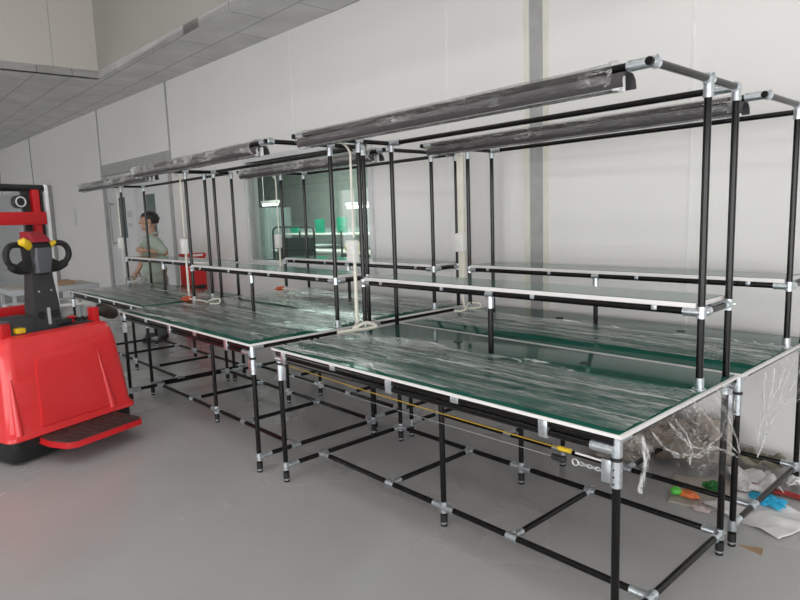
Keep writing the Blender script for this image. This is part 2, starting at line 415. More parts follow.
MB().box((0, 0, 0), (.75, .55, 1.80), .01).build('cabinet_body', M['inner_mid'], o)
for k in range(2): MB().box((.02 + k * .36, -.02, .05), (.37 + k * .36, 0, 1.76), .006).build('cabinet_door', M['inner_mid'], o)
o = rthing('inner_workbench', 'white long workbench in the room behind the window', 'workbench', -8.6, 1.9)
MB().box((0, 0, 1.02), (6.0, .6, 1.06), .006).build('bench_top', M['whitep'], o)
MB().box((0, .3, 1.30), (6.0, .6, 1.33), .006).build('bench_shelf', M['whitep'], o)
MB().box((0, .58, 1.06), (6.0, .6, 1.40), .004).build('bench_back', M['inner_mid'], o)
for k in range(4): MB().box((.03 + k * 1.9, .02, 0), (.09 + k * 1.9, .56, 1.02), .004).build('bench_leg', M['inner_mid'], o)
for i, (t, z0, z1, lab) in enumerate(((-8.45, 1.33, 1.46, 'low green card standing on shelf behind the window, nearest the rack'), (-7.72, 1.33, 1.56, 'tall green card standing on shelf in the middle of the window view'), (-7.13, 1.33, 1.58, 'tall green card standing on shelf at right of the window view'))):
    o = tag(MB().box((t, 2.24, z0), (t + .21, 2.29, z1), .004, RM).build('green_card', M['inner_green']), lab, 'card', 'green cards behind the window')
for i, (t, hh, mm, lab) in enumerate(((-6.6, .13, 'inner_yellow', 'small yellow carton on the bench behind the window, left one'), (-5.9, .10, 'whitep', 'small white carton on the bench behind the window'), (-5.2, .17, 'inner_yellow', 'yellow carton on the bench behind the window, right one'))):
    tag(MB().box((t, 1.95, 1.061), (t + .32, 2.16, 1.061 + hh), .012, RM).build('carton', M[mm]), lab, 'carton', 'cartons behind the window')
la = bpy.data.lights.new('inner_room_fill', 'AREA'); la.energy = 72; la.size = 3.5; la.size_y = 1.2; la.shape = 'RECTANGLE'; la.color = (0.9, 1, 0.95)  # unseen area light added to brighten the room behind the window
lo = bpy.data.objects.new('inner_room_fill', la); lo.location = RM @ Vector((-6.8, 1.5, 2.75)); lo.rotation_euler = (0, 0, TH); COL.objects.link(lo)

# double door
df = MB()
for a, b in (((DT[0] - .02, -.02, 0), (DT[0] + .07, .1, DT[3])), ((DT[1] - .07, -.02, 0), (DT[1] + .02, .1, DT[3])), ((DT[0] - .02, -.02, DT[3] - .06), (DT[1] + .02, .1, DT[3] + .13))):
    df.box(a, b, .004, RM)
dr = room_obj(df, 'door_1', M['seam'], 'pale double door with narrow glass slits', 'door')
SP = -9.66
for k, (a, b) in enumerate(((DT[0] + .07, SP - .006), (SP + .006, DT[1] - .07))):
    lf = MB().box((a, .02, .01), (b, .07, DT[3] - .065), .004, RM).build('door_leaf', M['door'], dr)
    if k: s0, s1 = -9.17, -8.84
    else: s0, s1 = -10.36, -10.05
    MB().box((s0, .012, 1.35), (s1, .022, 2.04), .003, RM).build('door_glass', M['dark_glass'], lf)
MB().tube(RM @ Vector((-10.58, -.05, 1.22)), RM @ Vector((-10.58, -.05, 1.98)), .011).tube(RM @ Vector((-10.58, .03, 1.26)), RM @ Vector((-10.58, -.05, 1.26)), .014).tube(RM @ Vector((-10.58, .03, 1.94)), RM @ Vector((-10.58, -.05, 1.94)), .014).build('pull_handle', M['seam'], dr)
for z in (.5, 1.72): MB().box((DT[1] - .1, -.005, z), (DT[1] - .03, .02, z + .14), .004, RM).build('door_hinge', M['seamdark'], dr)
for i, (t, z, ww, hh, lab) in enumerate(((-9.98, 1.70, .2, .10, 'upper small grey notice on the door leaf behind the worker'), (-9.98, 1.54, .2, .06, 'lower small grey notice on the door leaf behind the worker'))):
    tag(MB().box((t, .012, z), (t + ww, .02, z + hh), 0, RM).build('door_notice', M['grey_paint']), lab, 'notice', 'door notices')
# roller shutter far left
sh = MB()
z = 0.02
while z < 2.40:
    sh.box((-20.4, -.03, z), (-14.55, -.008, z + .066), .006, RM); sh.box((-20.4, -.012, z + .06), (-14.55, -.008, z + .078), 0, RM); z += .074
sd = room_obj(sh, 'door_2', M['shutter'], 'ribbed grey roller shutter far at the left', 'door')
MB().box((-14.55, -.30, 0), (-14.0, -.002, 2.46), .006, RM).build('shutter_track', M['seam'], sd)
tag(MB().box((-12.7, -.008, 1.60), (-12.55, -.001, 1.95), .002, RM).build('wall_notice', M['door']), 'faint grey notice on the white wall left of the door', 'notice')

# ------------------------------------------------------------------ workbenches
H, HS, ZT, YFU, YR, YL, YM, E = 2.036, 1.141, 0.825, 0.688, 0.967, 0.232, 0.30, 0.033
PR = 0.0145
def pipe(name, p, q, parent, r=PR):
    return MB().tube(p, q, r).build(name, M['pipe'], parent)
def joint(root, c, *arms):
    # zinc clamp: a collar on every pipe that meets in the joint, plus a bolt head
    c = Vector(c); b = MB()
    for d in arms:
        d = Vector(d); b.tube(c, c + d, 0.0185, 14)
        e = c + d; dn = d.normalized(); b.tube(e - dn * .012, e - dn * .006, .0205, 14)
    b.ball(c, 0.0192, 12, 8)
    k = Vector(arms[0]).orthogonal().normalized()
    b.tube(c + k * .017, c + k * .027, .006, 6)
    return b.build('pipe_clamp', M['zinc'], root)

def workbench(x, y, L, label, mids, film_y, seed):
    t = thing('workbench', label, 'workbench', (x, y, 0), 0, 'pipe-frame workbenches')
    x0, x1 = -L + E, -E
    DB = .98 if y < 0 else 1.018
    # board and mat
    top = MB().box((-L, 0, ZT - .016), (0, DB, ZT - .003), .003).build('tabletop', M['white_lam'], t); top['label'] = 'white edged tabletop board'
    mt = MB().box((-L + .012, .008, ZT - .003), (-.012, DB - .006, ZT), .001).build('work_mat', M['mat'], top); mt['label'] = 'dark green glossy mat'
    for gx in (-.28, -.66): MB().tube((gx * L, .80, ZT), (gx * L, .80, ZT + .0012), .026, 18).build('cable_grommet', M['rubber'], mt)
    # legs
    def leg(px, py, zt):
        l = pipe('leg', (px, py, .03), (px, py, zt), t)
        MB().tube((px, py, .0), (px, py, .012), .017).tube((px, py, .012), (px, py, .022), .012).tube((px, py, .022), (px, py, .062), .0185).build('foot', M['rubber'], l)
        MB().tube((px, py, .0115), (px, py, .0215), .0165).build('foot_ring', M['zinc'], l)
        return l
    zb = ZT - .016 - .0155          # beam axis
    for px in (x0, x1): leg(px, E, ZT - .022)
    leg(mids[0], YM, zb - .01); leg(mids[1], YR, zb - .01)
    for px in (x0, x1): leg(px, YR, H)['label'] = 'tall rear post that carries shelf and lamp rail'
    # table beams
    pipe('front_beam', (x0, E - .014, zb), (x1, E - .014, zb), t); pipe('front_beam', (x0 + .02, E - .014, zb - .031), (x1 - .02, E - .014, zb - .031), t)
    pipe('rear_beam', (x0, YR, zb), (x1, YR, zb), t)
    for px in (x0, x1): pipe('side_beam', (px, E, zb), (px, YR, zb), t)
    for px in mids[:1]: pipe('cross_beam', (px, E, zb - .031), (px, YR, zb - .031), t)
    # front clamps along the double beam
    for k, fx in enumerate((.055, .27, .47, .66, .86)):
        cx = -L + fx * L
        if k in (0, 2, 4): MB().box((cx - .02, E - .034, zb - .05), (cx + .02, E + .004, zb + .016), .006).build('beam_clamp', M['zinc'], t)
        else: MB().box((cx - .022, E - .031, zb - .012), (cx + .022, E - .016, zb + .016), .003).build('beam_clamp', M['zinc'], t)
    # front leg heads: two zinc sleeves with a black ring between
    for px, s in ((x0, 1), (x1, -1)):
        MB().tube((px, E, zb - .058), (px, E, ZT - .020), .0195, 16).tube((px, E, zb), (px + s * .09, E, zb), .019, 14).tube((px, E - .014, zb - .031), (px + s * .085, E - .014, zb - .031), .0185, 14).tube((px, E, zb), (px, E + .07, zb), .019, 14).build('corner_clamp', M['zinc'], t)
        MB().tube((px, E, zb - .072), (px, E, zb - .058), .0205, 16).build('clamp_ring', M['rubber'], t)
        MB().tube((px, E, zb - .165), (px, E, zb - .072), .0195, 16).box((px + s * .016, E - .004, zb - .16), (px + s * .055, E + .004, zb - .078), .002).build('leg_bracket', M['zinc'], t)
        for dz in (.10, .125, .15): MB().tube((px, E - .0215, zb - dz), (px, E - .0185, zb - dz), .0035, 8).build('bracket_bolt', M['black_steel'], t)
    for px in (x0, x1):
        joint(t, (px, YR, zb), (0, -.07, 0), (0, 0, .02), (0, 0, -.03)); 
    for s, px in ((1, x0), (-1, x1)): joint(t, (px, YR, zb - .002), (s * .06, 0, 0), (0, 0, -.045))
    # lower frame
    zl = .10
    for px in (x0, x1): pipe('end_rail', (px, E, zl), (px, YR, zl), t)
    pipe('front_rail', (x0, YM, zl), (x1, YM, zl), t); pipe('rear_rail', (x0, YR, zl), (x1, YR, zl), t)
    for cx in (-L * .31, -L * .69):
        pipe('cross_rail', (cx, YM, zl), (cx, YR, zl), t)
        joint(t, (cx, YM, zl), (.03, 0, 0), (-.03, 0, 0), (0, .07, 0)); joint(t, (cx, YR, zl), (.03, 0, 0), (-.03, 0, 0), (0, -.06, 0))
    for px, s in ((x0, 1), (x1, -1)):
        joint(t, (px, E, zl), (0, 0, .025), (0, 0, -.025), (0, .085, 0))
        joint(t, (px, YR, zl), (0, 0, .025), (0, 0, -.025), (0, -.07, 0), (s * .075, 0, 0))
        joint(t, (px, YM, zl), (0, .035, 0), (0, -.035, 0), (s * .08, 0, 0))
    joint(t, (mids[0], YM, zl), (0, 0, .03), (0, 0, -.03), (.07, 0, 0), (-.07, 0, 0))
    joint(t, (mids[1], YR, zl), (0, 0, .03), (0, 0, -.03), (.07, 0, 0), (-.07, 0, 0))
    joint(t, (mids[1], YR, zb), (0, 0, -.06), (.06, 0, 0), (-.06, 0, 0))
    # uprights on the board
    for px in (x0, x1):
        u = pipe('front_upright', (px, YFU, ZT), (px, YFU, H - .012), t)
        MB().tube((px, YFU, ZT), (px, YFU, ZT + .05), .0185, 14).tube((px, YFU, ZT), (px, YFU, ZT + .006), .026, 16).build('base_sleeve', M['zinc'], u)
    xm = -L * .505
    u = pipe('shelf_support', (xm, YFU, ZT), (xm, YFU, HS), t)
    MB().tube((xm, YFU, HS - .075), (xm, YFU, HS - .012), .0185, 14).tube((xm - .025, YFU, HS), (xm + .025, YFU, HS), .0188, 14).build('support_sleeve', M['zinc'], u)
    # shelf
    pipe('shelf_front_rail', (x0, YFU, HS), (x1, YFU, HS), t); pipe('shelf_rear_rail', (x0, YR, HS), (x1, YR, HS), t)
    for px, s in ((x0, 1), (x1, -1)):
        pipe('shelf_side_rail', (px, YFU, HS), (px, YR, HS), t)
        joint(t, (px, YFU, HS), (0, 0, .024), (0, 0, -.024), (s * .07, 0, 0), (0, .07, 0))
        joint(t, (px, YR, HS), (0, 0, .024), (0, 0, -.024), (s * .07, 0, 0), (0, -.06, 0))
    for fx in (.1, .34, .62, .9): MB().box((-L + fx * L - .012, YFU - .019, HS - .004), (-L + fx * L + .012, YFU - .008, HS + .016), .003).build('shelf_clip', M['zinc'], t)
    sb = MB().box((x0 + .018, YFU - .012, HS + .016), (x1 - .018, YR + .012, HS + .036), .002).build('shelf_board', M['white_lam'], t)
    MB().box((x0 + .026, YFU - .004, HS + .036), (x1 - .026, YR + .004, HS + .038)).build('shelf_mat', M['shelf_mat'], sb)
    # lamp gantry
    for px, s in ((x0, 1), (x1, -1)):
        pipe('overhead_arm', (px, YL - .025, H), (px, YR, H), t)
        joint(t, (px, YL, H), (0, .035, 0), (s * .085, 0, 0))
        joint(t, (px, YFU, H), (0, .03, 0), (0, -.03, 0), (0, 0, -.07))
        joint(t, (px, YR, H), (0, 0, -.055), (0, -.03, 0), (s * .09, 0, 0))
    pipe('lamp_rail', (x0, YL, H), (x1, YL, H), t); pipe('rear_top_rail', (x0, YR, H), (x1, YR, H), t)
    return t

BEN = [  # x right, y front, L, label, mids, film (y0,y1)
    (0.0, 0.0, 2.19, 'nearest workbench, front row at right, dark green mat under torn film', (-1.107, -1.124), (.03, .60), 1),
    (-2.375, -.037, 2.322, 'middle front-row workbench whose left end reaches the red pallet truck', (-1.16, -1.17), (.05, .95), 2),
    (.0107, 1.051, 2.213, 'rear-row workbench at right, standing by the rubbish on the floor', (-1.107, -1.124), (.16, .66), 3),
    (-2.419, .949, 2.228, 'rear-row workbench in front of the inner window', (-1.107, -1.124), (.05, .95), 4),
    (-4.70, .183, 2.381, 'farthest workbench, where the man in pale green stands', (-1.19, -1.19), (.03, .86), 5),
]
for b in BEN: workbench(*b)

# ------------------------------------------------------------------ film on the tables
FL = ['crinkled clear film over the front of the nearest tabletop, torn end hanging', 'crinkled clear film over the middle front-row tabletop',
      'strip of clear film along the rear-right tabletop, sheet hanging at its right end', 'crinkled clear film over the tabletop in front of the window', 'clear film over the farthest tabletop']
def table_film(i):
    x, y, L, _, _, (f0, f1), sd = BEN[i]
    t = thing('plastic_film', FL[i], 'plastic film', (x, y, ZT + .001), 0, 'protective films on the tabletops')
    def f(u, v):
        px = -L + .02 + u * (L - .03) if i in (0, 2) else -L + .06 + u * (L - .12)
        e0 = f0 + .03 * nz(px * 2.3, sd * 7.1); e1 = f1 + .06 * nz(px * 1.7, sd * 3.3 + 9)
        py = e0 + v * (e1 - e0)
        py = min(max(py, .012), .66 if i in (0, 2) else .95)
        z = .0065 + .010 * nz(px * 1.1 + 3 * sd, py * 13, sd, 5) + .004 * nz(px * 5, py * 40, sd + 3, 3)
        if v in (0.0, 1.0): z = z * .3 + (.014 * (1 + nz(px * 3, v)) if v == 1.0 else .004)
        return Vector((px, py, max(.0012, z)))
    MB().grid(220, 60, f).build('film_sheet', M['film'], t)
    return t
F = [table_film(i) for i in range(5)]
def flap(parent, name, x, y0, y1, depth, sd, bulge=.05, nu=90, nv=50):
    # film hanging off a table end; depth(u) gives how far it falls
    def f(u, v):
        py = y0 + u * (y1 - y0); d = depth(u)
        pinch = 1 - .25 * v
        yc = y0 + .55 * (y1 - y0)
        py = yc + (py - yc) * (pinch if d > .1 else 1)
        w = v * v
        dx = .012 + bulge * v * nz(py * 4, v * 2.2, sd, 2) + .005 * v * nz(py * 16, v * 5, sd + 5, 2) + .03 * math.sin(v * PI)
        return Vector((x + max(.004, dx), py + .03 * v * nz(py * 9, v * 8, sd + 9), .004 - d * v + .0 * w))
    return MB().grid(nu, nv, f).build(name, M['flap'], parent)
def mat_fold_glint():  # whitish colour standing in for glints on bunched film
    m = bpy.data.materials.new('bunched_film_glint'); m.use_nodes = True
    nt = m.node_tree; nt.nodes.clear()
    out = N(nt, 'ShaderNodeOutputMaterial'); tr = N(nt, 'ShaderNodeBsdfTransparent'); pb = N(nt, 'ShaderNodeBsdfPrincipled')
    pb.inputs['Base Color'].default_value = (.88, .88, .87, 1); pb.inputs['Roughness'].default_value = .2
    n = N(nt, 'ShaderNodeTexNoise'); n.inputs['Scale'].default_value = 30; nt.links.new(coords(nt), n.inputs['Vector'])
    r = ramp(nt, n.outputs['Fac'], .35, .65, (.02, .02, .02, 1), (.40, .40, .40, 1))
    mx = N(nt, 'ShaderNodeMixShader'); nt.links.new(r.outputs['Color'], mx.inputs['Fac']); nt.links.new(tr.outputs[0], mx.inputs[1]); nt.links.new(pb.outputs[0], mx.inputs[2])
    nt.links.new(mx.outputs[0], out.inputs['Surface'])
    return m
M['fold_glint'] = mat_fold_glint()
def fold_glint(parent, x, pts, sd, r=.003):  # thin white strands imitate the bright sheen along the film folds
    Q = [Vector((x, y, z)) for y, z in pts]; P = []
    for k in range(len(Q) - 1):
        a, b, c, d = Q[max(0, k - 1)], Q[k], Q[k + 1], Q[min(len(Q) - 1, k + 2)]
        for j in range(10):
            q = j / 10; P.append(.5 * ((2 * b) + (c - a) * q + (2 * a - 5 * b + 4 * c - d) * q * q + (3 * b - a - 3 * c + d) * q ** 3))
    P = [p + Vector((.012 * nz(i * .16, sd), .014 * nz(i * .13, sd + 3), .012 * nz(i * .15, sd + 6))) for i, p in enumerate(P)]
    MB().sweep(P, r, 6, False, [r * (1 + .9 * nz(i * .3, sd + 9)) for i in range(len(P))]).build('film_fold_glint', M['fold_glint'], parent)
def dA(u):
    pts = [(0, .20), (.05, .21), (.09, .10), (.2, .13), (.32, .16), (.45, .22), (.55, .24), (.68, .22), (.8, .3), (.9, .36), (1, .40)]
    for (a, b), (c, d) in zip(pts, pts[1:]):
        if u <= c: return b + (d - b) * (u - a) / (c - a)
    return pts[-1][1]
def dB(u):
    pts = [(0, .12), (.06, .40), (.12, .42), (.2, .34), (.35, .30), (.5, .28), (.7, .26), (1, .3)]
    for (a, b), (c, d) in zip(pts, pts[1:]):
        if u <= c: return b + (d - b) * (u - a) / (c - a)
    return pts[-1][1]
flap(F[0], 'hanging_flap', 0.0, .03, .94, dA, 11)
for k, (pts, r) in enumerate(((((.05, -.01), (.065, -.10), (.045, -.205)), .006), (((.06, -.01), (.085, -.08), (.06, -.19)), .004), (((.25, -.01), (.45, -.15), (.72, -.24), (.93, -.33)), .004), (((.5, -.01), (.7, -.16), (.93, -.32)), .003),
        (((.12, -.01), (.28, -.13), (.46, -.19), (.62, -.22)), .0045), (((.66, -.01), (.85, -.18), (.94, -.34)), .003), (((.3, -.01), (.42, -.12), (.43, -.22)), .0035), (((.38, -.16), (.55, -.2), (.74, -.17)), .004))):
    fold_glint(F[0], .045, pts, 60 + k, r * .75)
    fold_glint(F[0], .04, [(a + .02, b - .012) for a, b in pts], 160 + k, r * .5)
for k, (pts, r) in enumerate(((((.25, -.01), (.20, -.2), (.075, -.40)), .004), (((.55, -.01), (.3, -.22), (.08, -.38)), .003), (((.85, -.01), (.55, -.15), (.16, -.32)), .003), (((.14, -.01), (.11, -.2), (.07, -.39)), .003), (((.25, -.2), (.55, -.24), (.85, -.28)), .0035), (((.4, -.05), (.32, -.12), (.24, -.16)), .003))):
    fold_glint(F[2], .045, pts, 80 + k, r * .7)
    fold_glint(F[2], .04, [(a + .025, b - .01) for a, b in pts], 180 + k, r * .5)
flap(F[2], 'hanging_flap', 0.0, .03, .94, dB, 23, .04)
flap(F[0], 'hanging_flap', -2.19 - .055, .01, .30, lambda u: .07 + .06 * math.sin(u * PI), 31, .02, 40, 20)

# ------------------------------------------------------------------ lamps with their power leads
LL = ['film-wrapped strip lamp over the nearest workbench', 'film-wrapped strip lamp over the middle front-row workbench', 'film-wrapped strip lamp over the rear-row workbench at right',
      'film-wrapped strip lamp in front of the inner window', 'silvery film-wrapped strip lamp over the farthest workbench, above the man']
def strip_lamp(i):
    x, y, L, _, _, _, sd = BEN[i]
    t = thing('strip_lamp', LL[i], 'lamp', (x, y + YL, H), 0, 'strip lamps on the workbench gantries')
    x0, x1 = -L - .0 + .10, -.155
    # hood: curved trough open to below
    prof = [(-.040, -.066), (-.046, -.042), (-.031, -.020), (0, -.0148), (.031, -.019), (.049, -.036), (.056, -.064)]
    outer = prof; inner = [(a * .93, b - .004) for a, b in prof[::-1]]
    MB().prism([(a, b) for a, b in outer + inner], (x0, x1 + .04), 'x').build('lamp_hood', M['hood'], t)
    for sy in (-.02, .018):
        MB().tube((x0 + .05, sy, -.053), (x1 - .02, sy, -.053), .011, 12).build('lamp_tube', M['tube'], t)
        for px in (x0 + .03, x1 + .005): MB().box((px - .012, sy - .010, -.076), (px + .010, sy + .010, -.022), .004).build('tube_socket', M['tube'], t)
    MB().tube((x0 - .03, 0, -.03), (x0 + .03, 0, -.03), .02, 12).build('end_cap', M['brass'], t)
    amp = 1.0 if i in (0, 2) else 1.6
    def f(u, v):
        px = x0 + u * (x1 - x0); a = v * 2 * PI
        cy = .057 * math.cos(a) + .005; cz = -.026 + .048 * math.sin(a)
        k = 1 + amp * (.07 * nz(px * 2.2, math.cos(a) * 1.2, math.sin(a) * 1.2 + sd, 3) + .035 * nz(px * 26, math.cos(a) * 3, math.sin(a) * 3 + sd, 3))
        if u < .015 or u > .985: k *= 1.12
        return Vector((px + .02 * nz(px, v * 5, sd), .006 + (cy - .006) * k, -.026 + (cz + .026) * k))
    MB().grid(260, 26, f).build('plastic_wrap', M['wrap'] if i in (0, 2) else M['wrap_light'], t)
    # lead from the lamp down along the left front upright
    lx = -L - .012 + (0 if i in (0, 2) else .0); ly = YFU - YL - .0
    r = .0085 if i != 2 else .0
    up = [(x0 - .0, .03, -.04), (lx + .05, .10, -.02), (lx + .02, ly - .20, -.005), (lx + .01, ly - .10, -.01), (lx, ly - .035, -.06), (lx, ly - .03, -.14)]
    def smooth_path(P, n=8):
        P = [Vector(p) for p in P]; out = []
        for k in range(len(P) - 1):
            a, b, c, d = P[max(0, k - 1)], P[k], P[k + 1], P[min(len(P) - 1, k + 2)]
            for j in range(n):
                s = j / n
                out.append(.5 * ((2 * b) + (c - a) * s + (2 * a - 5 * b + 4 * c - d) * s * s + (3 * b - a - 3 * c + d) * s ** 3))
        return out + [P[-1]]
    MB().sweep(smooth_path(up + [(lx, ly - .03, -.6)]), .0075).build('power_cable', M['cream'], t)
    if i == 2:
        MB().box((lx - .028, ly - .045, HS - H - .12), (lx + .028, ly - .018, -.03), .004).build('cable_trunking', M['cream'], t)
    elif i in (0, 1, 3):
        MB().tube((lx, ly - .03, -1.12), (lx, ly - .03, -.62), .011).build('cable_conduit', M['cream'], t)
    zb = -.69
    MB().box((lx - .04, ly - .065, zb - .068), (lx + .04, ly - .018, zb + .072), .008).box((lx - .022, ly - .07, zb - .02), (lx + .022, ly - .064, zb + .03), .003).build('switch_box', M['whitep'], t)
    zt = ZT - H
    low = [(lx, ly - .03, zb - .06), (lx - .004, ly - .03, zt + .14), (lx + .01, ly - .035, zt + .06), (lx + .05, ly - .06, zt + .03), (lx + .10, ly - .02, zt + .026), (lx + .12, ly + .04, zt + .03), (lx + .08, ly + .06, zt + .05), (lx + .05, ly - .02, zt + .06), (lx + .09, ly - .12, zt + .022), (lx + .05, ly - .19, zt + .02)]
    if i in (1, 3):
        low = [(lx, ly - .03, zb - .06), (lx - .004, ly - .03, zt + .16), (lx + .012, ly - .035, zt + .05), (lx + .05, ly - .04, zt + .03), (lx + .12, ly - .01, zt + .024), (lx + .20, ly - .03, zt + .03), (lx + .26, ly + .0, zt + .022)]
        if i == 1: low += [(lx + .36, ly - .02, zt + .022), (lx + .44, ly - .02, zt + .05), (lx + .50, ly + .03, zt + .06), (lx + .54, ly + .0, zt + .024), (lx + .47, ly - .05, zt + .022)]
    if i == 4: low = low[:2] + [(lx - .004, ly - .03, zt + .03)]
    if i == 0: low = [(a, b, c) for a, b, c in low[:3]] + [(lx + .05, ly - .10, zt + .03), (lx + .075, ly - .02, zt + .06), (lx + .10, ly + .05, zt + .03), (lx + .08, ly - .02, zt + .02), (lx + .06, ly - .10, zt + .022), (lx + .035, ly - .22, zt + .02)]
    MB().sweep(smooth_path(low), .0075 if i != 0 else .011).build('power_cable', M['cream'], t)
    if i in (1, 3):
        pc = Vector((lx + .0, ly - .045, zt + .024))
        MB().box(pc + Vector((-.02, -.045, -.014)), pc + Vector((.03, .03, .03)), .008).tube(pc + Vector((0, -.075, .005)), pc + Vector((0, -.045, .005)), .006).build('power_plug', M['orange'], t)
    return t
for i in range(5): strip_lamp(i)

# ------------------------------------------------------------------ pull cord under the nearest workbench
pc = thing('pull_cord', 'yellow rope and steel wire stretched under the front of the nearest workbench', 'pull cord', (0, 0, 0))
MB().sweep([(-2.10, .06, .716), (-1.7, .055, .709), (-1.4, .05, .705), (-.9, .05, .701), (-.5, .05, .70), (-.24, .05, .70)], .0024).build('yellow_rope', M['rope'], pc)
MB().sweep([(-2.10, .052, .66), (-1.2, .045, .656), (-.25, .04, .665)], .001, 6).build('steel_wire', M['silver'], pc)
MB().tube((-.27, .05, .70), (-.22, .05, .70), .009).build('rope_grip', M['yellow'], pc)
MB().tube((-.29, .04, .665), (-.25, .04, .665), .012).ball((-.245, .04, .665), .013).build('wire_grip', M['rubber'], pc)
MB().tube((-.20, .05, .70), (-.05, .045, .70), .004).build('rope_end', M['whitep'], pc)
tb = MB()
tb.sweep([(-.195 + .012 * math.cos(a * PI / 6), .04, .669 + .012 * math.sin(a * PI / 6)) for a in range(12)], .0028, 6, True)
for k in range(6):
    cx = -.17 + k * .016
    tb.sweep([(cx + .011 * math.cos(a * PI / 5), .04 + (.006 * math.sin(a * PI / 5) if k % 2 else 0), .669 + (0 if k % 2 else .006 * math.sin(a * PI / 5))) for a in range(10)], .0025, 6, True)
tb.build('chain_hook', M['silver'], pc)

# ------------------------------------------------------------------ pallet truck
FT = thing('pallet_truck', 'red walk-behind pallet truck with black handle and folded-down platform', 'pallet truck', (-3.81, -.664, 0), R(19.5))
def rr(x0, x1, y0, y1, z, r=.06, n=4):
    out = []
    for cx, cy, a0 in ((x1 - r, y1 - r, 0), (x0 + r, y1 - r, 90), (x0 + r, y0 + r, 180), (x1 - r, y0 + r, 270)):
        for k in range(n + 1):
            a = R(a0 + 90 * k / n); out.append(Vector((cx + r * math.cos(a), cy + r * math.sin(a), z)))
    return out
MB().loft([rr(-.62, -.005, -.455, .455, .02, .05), rr(-.62, .0, -.46, .46, .03, .05), rr(-.62, .0, -.46, .46, .19, .05)]).build('chassis', M['black_steel'], FT)
MB().loft([rr(-.60, .018, -.482, .482, .165, .06, 6), rr(-.60, .026, -.49, .49, .172, .06, 6), rr(-.60, .024, -.488, .488, .196, .06, 6), rr(-.60, .004, -.472, .472, .222, .07, 6),
           rr(-.58, -.016, -.460, .460, .45, .08, 6), rr(-.56, -.05, -.438, .438, .70, .08, 6), rr(-.55, -.068, -.425, .425, .785, .08, 6), rr(-.535, -.09, -.405, .405, .832, .08, 6), rr(-.50, -.13, -.37, .37, .848, .06, 6)]).build('body_cover', M['red'], FT)
def face_x(z): return .004 - (z - .222) * .112
def quad(d, y0, y1, z):
    return [Vector((face_x(z) + d, y0, z)), Vector((face_x(z) + d, y1, z)), Vector((face_x(z) - .05, y1, z)), Vector((face_x(z) - .05, y0, z))]
MB().loft([quad(.0, -.27, .27, .215), quad(.012, -.262, .262, .225), quad(.011, -.235, .222, .62), quad(.009, -.218, .205, .67), quad(.002, -.18, .17, .70)]).build('body_panel', M['red'], FT)
MB().sweep([(face_x(z) - .004, .285 - .10 * (z - .20), z) for z in (.205, .3, .4, .5, .58, .66)], .02, 10, False, [.03, .026, .022, .018, .013, .005]).build('body_ridge', M['red'], FT)
MB().sweep([(face_x(z) - .006, -.415 + .02 * (z - .20), z) for z in (.205, .3, .4, .5, .58)], .02, 10, False, [.028, .024, .02, .014, .005]).build('body_ridge', M['red'], FT)
# top tray and what is fixed on it
MB().loft([rr(-.48, -.14, -.33, .33, .846, .04), rr(-.48, -.14, -.33, .33, .855, .04)]).build('top_tray', M['dark_grey'], FT)
MB().loft([rr(-.40, -.17, -.32, -.08, .854, .02), rr(-.40, -.19, -.31, -.09, .945, .02), rr(-.38, -.22, -.29, -.11, .955, .02)]).build('battery_cover', M['dark_grey'], FT)
MB().box((-.19, -.28, .854), (-.13, -.215, .892), .012).build('release_button', M['yellow'], FT)
MB().box((-.34, .03, .854), (-.16, .15, .90), .015).build('key_panel', M['black_steel'], FT)
MB().tube((-.24, .19, .854), (-.24, .19, .89), .022).ball((-.24, .19, .895), (.034, .034, .014)).build('stop_button', M['redplain'], FT)
MB().sweep([(-.25 + .05 * math.cos(a * PI / 7), .27 + .055 * math.sin(a * PI / 7), .866 + .01 * (a % 2)) for a in range(14)], .008, 8, True).build('cable_loop', M['rubber'], FT)
# tiller
CY = -.02
def rect(x0, x1, y0, y1, z): return [Vector((x0, y0, z)), Vector((x1, y0, z)), Vector((x1, y1, z)), Vector((x0, y1, z))]
MB().loft([rect(-.30, -.17, CY - .095, CY + .095, .85), rect(-.30, -.18, CY - .09, CY + .09, 1.02), rect(-.29, -.20, CY - .07, CY + .07, 1.28)]).build('tiller_column', M['dark_grey'], FT)
for s in (-1, 1):
    MB().tube((-.182, CY + s * .05, .95), (-.170, CY + s * .05, .95), .028, 16).build('tiller_pivot', M['black_steel'], FT)
    MB().tube((-.190, CY + s * .045, 1.12), (-.182, CY + s * .045, 1.12), .006).build('tiller_bolt', M['silver'], FT)
MB().box((-.178, CY - .008, .88), (-.162, CY + .010, 1.0), .004).build('tiller_piston', M['silver'], FT)
hd = MB().loft([rr(-.30, -.19, CY - .055, CY + .055, 1.235, .02), rr(-.31, -.165, CY - .072, CY + .072, 1.30, .025), rr(-.31, -.165, CY - .08, CY + .08, 1.43, .025), rr(-.30, -.18, CY - .07, CY + .07, 1.475, .02)]).build('handle_head', M['rubber'], FT)
MB().loft([rr(-.20, -.150, CY - .055, CY + .042, 1.25, .012), rr(-.20, -.136, CY - .066, CY + .052, 1.34, .012), rr(-.2, -.146, CY - .055, CY + .062, 1.425, .012)]).build('handle_face', M['mid_grey'], hd)
MB().loft([rr(-.31, -.155, CY - .068, CY + .072, 1.465, .02), rr(-.32, -.17, CY - .068, CY + .07, 1.49, .02), rr(-.33, -.24, CY - .055, CY + .055, 1.54, .015)]).build('belly_button', simple('dark_red_plastic', (.30, .012, .025), .4), hd)
